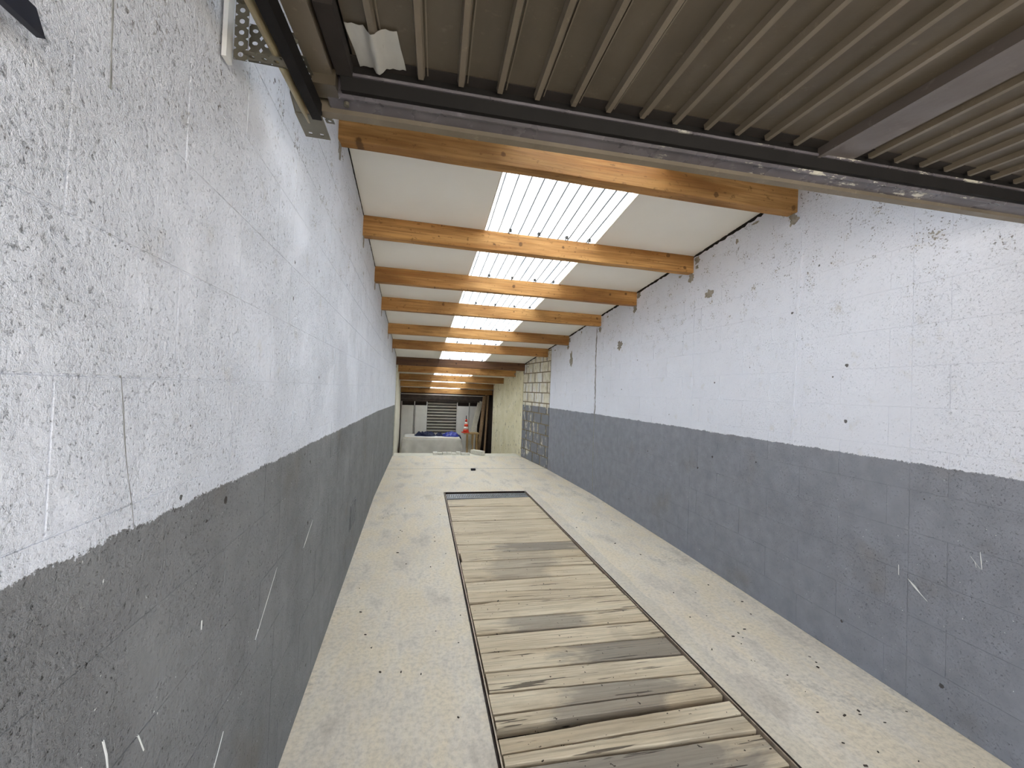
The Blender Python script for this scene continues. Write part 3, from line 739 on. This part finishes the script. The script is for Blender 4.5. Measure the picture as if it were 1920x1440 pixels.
bands = [(.018, .10, 'cone_red', 'band'), (.10, .18, 'cone_white', 'reflective_band'), (.18, .255, 'cone_red', 'band'), (.255, .32, 'cone_white', 'reflective_band'), (.32, H, 'cone_red', 'band')]
for a_, b_, mt, nm in bands: cone_part([(rad(a_), a_), (rad(b_), b_)], mt, nm)
cone_part([(.012, H), (.011, H + .09), (.006, H + .11)], 'black', 'tip')

# ------------------------------------------------------------------ boards leaning in the far right corner
def board(p, q, wd, th, mat, name, lab, cat='board'):
    """p (lower) and q (upper) are points of its axis; it is lengthened down to the low floor"""
    p, q = Vector(p), Vector(q); t = (FLOW + .03 - p.z) / (q.z - p.z); p0 = p + (q - p) * t
    return tag(MB().bar(p0, q, wd, th, up=(0, -1, .3)).build(name, mat, bevel=.003), lab, cat)
board((1.50, 12.3, .154), (1.765, 12.9, 1.0), .06, .025, 'board_pale', 'leaning_board', 'narrow pale board leaning behind the traffic cone, leftmost of the leaning timbers')
board((1.585, 12.32, .156), (1.86, 12.95, 1.04), .10, .03, 'board_pale', 'leaning_board', 'wide pale board leaning beside the narrow pale board')
board((1.73, 12.2, -.35), (1.955, 12.95, 1.22), .09, .05, 'board_brown', 'leaning_timber', 'brown timber leaning between the pale boards and the corner post', 'timber')
board((1.905, 12.2, -.43), (2.06, 12.83, 1.24), .05, .05, 'board_brown', 'leaning_timber', 'slim brown timber leaning furthest right in the rear corner', 'timber')
board((1.83, 12.75, -.4), (2.03, 13.0, 1.33), .07, .04, 'board_brown', 'leaning_timber', 'tall brown timber reaching up to the last roof beams', 'timber')

# ------------------------------------------------------------------ overhead garage door (open, horizontal) - slightly turned against the room
gd = empty('garage_door', (-.30, 1.165, 2.125)); gd.rotation_euler = (math.radians(2.0), 0, math.radians(-1.9))
tag(gd, 'brown ribbed steel up-and-over garage door hanging open overhead', 'garage door')
# local axes: x to the right along the rail, y towards the inside (door runs to -y), z up
DW, DL, ZP = 2.56, 2.15, .078     # width, length, underside of panels
rp = .1015
def gb(b, nm, mt, **k): return b.build(nm, mt, gd, **k)
xs = []
x = .262
CEN = None
k = 0
pan_me = None
def ribbar(x):
    b = MB(); t = .011; bt = .0065; d = .016
    y0, y1 = -DL + .03, -.112
    b.add([(x - t, y0, ZP + .002), (x - bt, y0, ZP - d), (x + bt, y0, ZP - d), (x + t, y0, ZP + .002), (x - t, y1, ZP + .002), (x - bt, y1, ZP - d), (x + bt, y1, ZP - d), (x + t, y1, ZP + .002)],
          [(0, 1, 2, 3), (7, 6, 5, 4), (0, 4, 5, 1), (1, 5, 6, 2), (2, 6, 7, 3)])
    # narrow groove lip beside the rib
    b.box((x + t + .004, y0, ZP - .004), (x + t + .007, y1, ZP + .001))
    return b
left0 = .105
ribs = [.165 + .1015 * i for i in range(-0, 13)]
ribs = [r for r in ribs if r < 1.46]
ribs2 = [1.66 + .1015 * i for i in range(0, 9)]
ribs2 = [r for r in ribs2 if r < 2.48]
edges = [left0] + ribs + [1.505]
for i in range(len(edges) - 1):
    gb(MB().box((edges[i], -DL + .03, ZP), (edges[i + 1] - .0005, -.06, ZP + .0015)), 'panel', 'door')
edges = [1.60] + ribs2 + [DW - .06]
for i in range(len(edges) - 1):
    gb(MB().box((edges[i], -DL + .03, ZP), (edges[i + 1] - .0005, -.06, ZP + .0015)), 'panel', 'door')
for r in ribs + ribs2: gb(ribbar(r), 'rib', 'door_rib')
# wide centre joint plate with raised lips
gb(MB().box((1.50, -DL, ZP - .022), (1.605, -.05, ZP + .004)).box((1.478, -DL, ZP - .030), (1.490, -.06, ZP + .004)).box((1.494, -DL, ZP - .027), (1.500, -.06, ZP)).box((1.605, -DL, ZP - .012), (1.612, -.06, ZP)), 'centre_plate', 'plate')
# backing so no light comes through from above
gb(MB().box((.06, -DL, ZP + .02), (DW - .02, -.03, ZP + .03)), 'outer_skin', 'gap_shade_steel')
# left and right stiles
gb(MB().box((.0, -DL, .045), (.052, -.02, .12)), 'stile', 'door_rib')
gb(MB().box((.052, -DL, .07), (.066, -.06, .115)), 'stile_groove', 'gap_shade_steel')
gb(MB().box((.066, -DL, .055), (.082, -.06, .11)).box((.090, -DL, .062), (.098, -.06, .11)), 'inner_stile', 'door')
gb(MB().box((DW - .06, -DL, .045), (DW, -.02, .12)), 'stile', 'door_rib')
# far rail: stepped profile extruded along x
def extr(poly, x0, x1, nm, mt):
    b = MB(); n = len(poly)
    b.add([(x0, *q) for q in poly] + [(x1, *q) for q in poly], [tuple(range(n)), tuple(range(n, 2 * n))[::-1]] + [(i, n + i, n + (i + 1) % n, (i + 1) % n) for i in range(n)])
    return gb(b, nm, mt)
gb(MB().box((.10, -.135, ZP - .0025), (DW - .06, -.06, ZP - .0005)), 'end_shadow_strip', 'gap_shade_steel')  # dark strip stands in for the shaded gap where the panels end
extr([(-.1035, .056), (-.1025, .050), (-.098, .050), (-.098, .058), (-.102, .058)], .09, DW, 'upper_lip', 'rail')
extr([(-.098, .050), (-.086, .022), (-.072, .022), (-.072, .09), (-.0985, .09)], .07, DW, 'inner_channel', 'black_steel')
extr([(-.072, .020), (-.066, .015), (-.060, .015), (-.060, .09), (-.072, .09)], .06, DW, 'middle_lip', 'rail')
extr([(-.060, .022), (-.022, .012), (-.022, .09), (-.060, .09)], .03, DW, 'lower_channel', 'rail')
extr([(-.022, .000), (.0, -.004), (.0, .09), (-.022, .09)], .0, DW, 'front_lip', 'door_rib')
gb(MB().box((.005, -.10, .02), (.06, -.045, .06)), 'corner_block', 'door')
gb(MB().box((.062, -.30, ZP - .03), (.10, -.1, ZP - .0)), 'corner_shade_plate', 'gap_shade_steel')
gb(MB().tube((.075, -.045, .017), (.075, -.045, .008), .007, 8), 'bolt', 'zinc')
# duct tape patch over a rib end
b = MB(); n_ = 14; vs_ = []
for j in range(n_ + 1):
    for i in range(n_ + 1):
        u, v = i / n_, j / n_
        x = .106 + .112 * u + .012 * v; y = -.232 + (.125 - .012 * u) * v
        dz = .004 + .0165 * math.exp(-((x - .165) / .0125) ** 4) + .0015 * math.sin(30 * u + 8 * v)
        vs_.append((x, y, ZP - dz))
b.add(vs_, [(j * (n_ + 1) + i, (j + 1) * (n_ + 1) + i, (j + 1) * (n_ + 1) + i + 1, j * (n_ + 1) + i + 1) for j in range(n_) for i in range(n_)])
tp = gb(b, 'tape_patch', 'tape', smooth=True); tp['label'] = 'silver grey duct tape patch'

# ------------------------------------------------------------------ door track, wall bracket and lever on the left
def perforated(nx, ny, cell, hole, th):
    """plate in x-y, one round hole per cell, thickness th along z"""
    b = MB()
    for j in range(ny):
        for i in range(nx):
            cx, cy = (i + .5) * cell[0], (j + .5) * cell[1]; hx, hy = cell[0] / 2, cell[1] / 2
            sq = []; ho = []
            for k in range(12):
                t = 2 * math.pi * k / 12; c_, s_ = math.cos(t), math.sin(t); mx = max(abs(c_) / hx, abs(s_) / hy)
                sq.append((cx + c_ / mx, cy + s_ / mx)); ho.append((cx + hole[0] * c_, cy + hole[1] * s_))
            for zz in (0, th):
                fs = [(k, (k + 1) % 12, 12 + (k + 1) % 12, 12 + k) for k in range(12)]
                b.add([(q[0], q[1], zz) for q in sq + ho], fs)
            b.add([(q[0], q[1], 0) for q in ho] + [(q[0], q[1], th) for q in ho], [(k, (k + 1) % 12, 12 + (k + 1) % 12, 12 + k) for k in range(12)])
    W_, H_ = nx * cell[0], ny * cell[1]
    b.add([(0, 0, 0), (W_, 0, 0), (W_, H_, 0), (0, H_, 0), (0, 0, th), (W_, 0, th), (W_, H_, th), (0, H_, th)], [(0, 1, 5, 4), (1, 2, 6, 5), (2, 3, 7, 6), (3, 0, 4, 7)])
    return b
tk = empty('door_track', (-.36, 1.3, 2.18)); tag(tk, 'black guide channel with yellowed rod along the left wall under the door edge', 'track')
dv = Vector((.03, 1, .037))
def along(x, y, z, t): return Vector((x, y, z)) + dv * t
pbuild(MB().tube(along(-.330, 1.20, 2.116, -1.8), along(-.330, 1.20, 2.116, 0), .0095, 12), 'rod', 'brass', tk, smooth=True)
pbuild(MB().bar(along(-.304, 1.15, 2.122, -1.8), along(-.304, 1.15, 2.122, .0), .024, .040), 'channel', 'black_steel', tk)
# bent end plate with two square holes
b = MB()
zz = 2.108
X0, X1 = -.356, -.290
hol = [(-.344, -.334), (-.314, -.304)]
def plate(b, x0, x1, ya, yb): b.box((x0, ya, zz - .002), (x1, yb, zz + .001))
plate(b, X0, X1, 1.14, 1.218); plate(b, X0, X1, 1.230, 1.243)
plate(b, X0, hol[0][0], 1.218, 1.230); plate(b, hol[0][1], hol[1][0], 1.218, 1.230); plate(b, hol[1][1], X1, 1.218, 1.230)
b.prism([(X0, 1.14, zz), (X0, 1.243, zz), (X0 - .001, 1.22, zz + .05), (X0 - .001, 1.10, zz + .065), (X0 - .001, 1.10, zz + .02)], (0, 0, 0), (.003, 0, 0))
pbuild(b, 'end_plate', 'zinc', tk)
hb = empty('wall_bracket', (-.44, .965, 2.088)); tag(hb, 'grey perforated steel angle bracket holding the track to the left wall', 'bracket')
p1 = perforated(1, 9, (.026, .024), (.0055, .006), .002)
o = p1.build('upright', 'zinc', hb); o.location = (.018, -.008, -.004); o.rotation_euler = (math.radians(90), 0, 0)
p2 = perforated(4, 3, (.024, .027), (.0058, .005), .002)
o = p2.build('arm', 'zinc', hb); o.location = (.040, .006, .008); o.rotation_euler = (math.radians(90), 0, 0)
p3 = perforated(4, 1, (.024, .03), (.0058, .005), .002)
o = p3.build('arm_flange', 'zinc', hb); o.location = (.040, -.022, .008)
for zz_ in (.125, .150): MB().tube((.031, -.018, zz_), (.031, -.006, zz_), .009, 8).build('bolt', 'zinc', hb)
MB().box((.001, -.022, -.01), (.010, .004, .3)).build('batten', 'white_batten', hb)
ps = perforated(1, 12, (.024, .026), (.005, .007), .0015)
o = ps.build('hanger_strip', 'zinc', hb); o.location = (.122, .03, .06); o.rotation_euler = (math.radians(8), 0, 0)
lv = tag(MB().prism([(-.405, -.3, 1.741), (-.405, .509, 1.747), (-.405, .497, 1.769), (-.405, -.3, 1.764)], (0, 0, 0), (.008, 0, 0)).build('lever_arm', 'navy'), 'dark blue flat steel lever arm tip at the top left by the wall', 'lever')
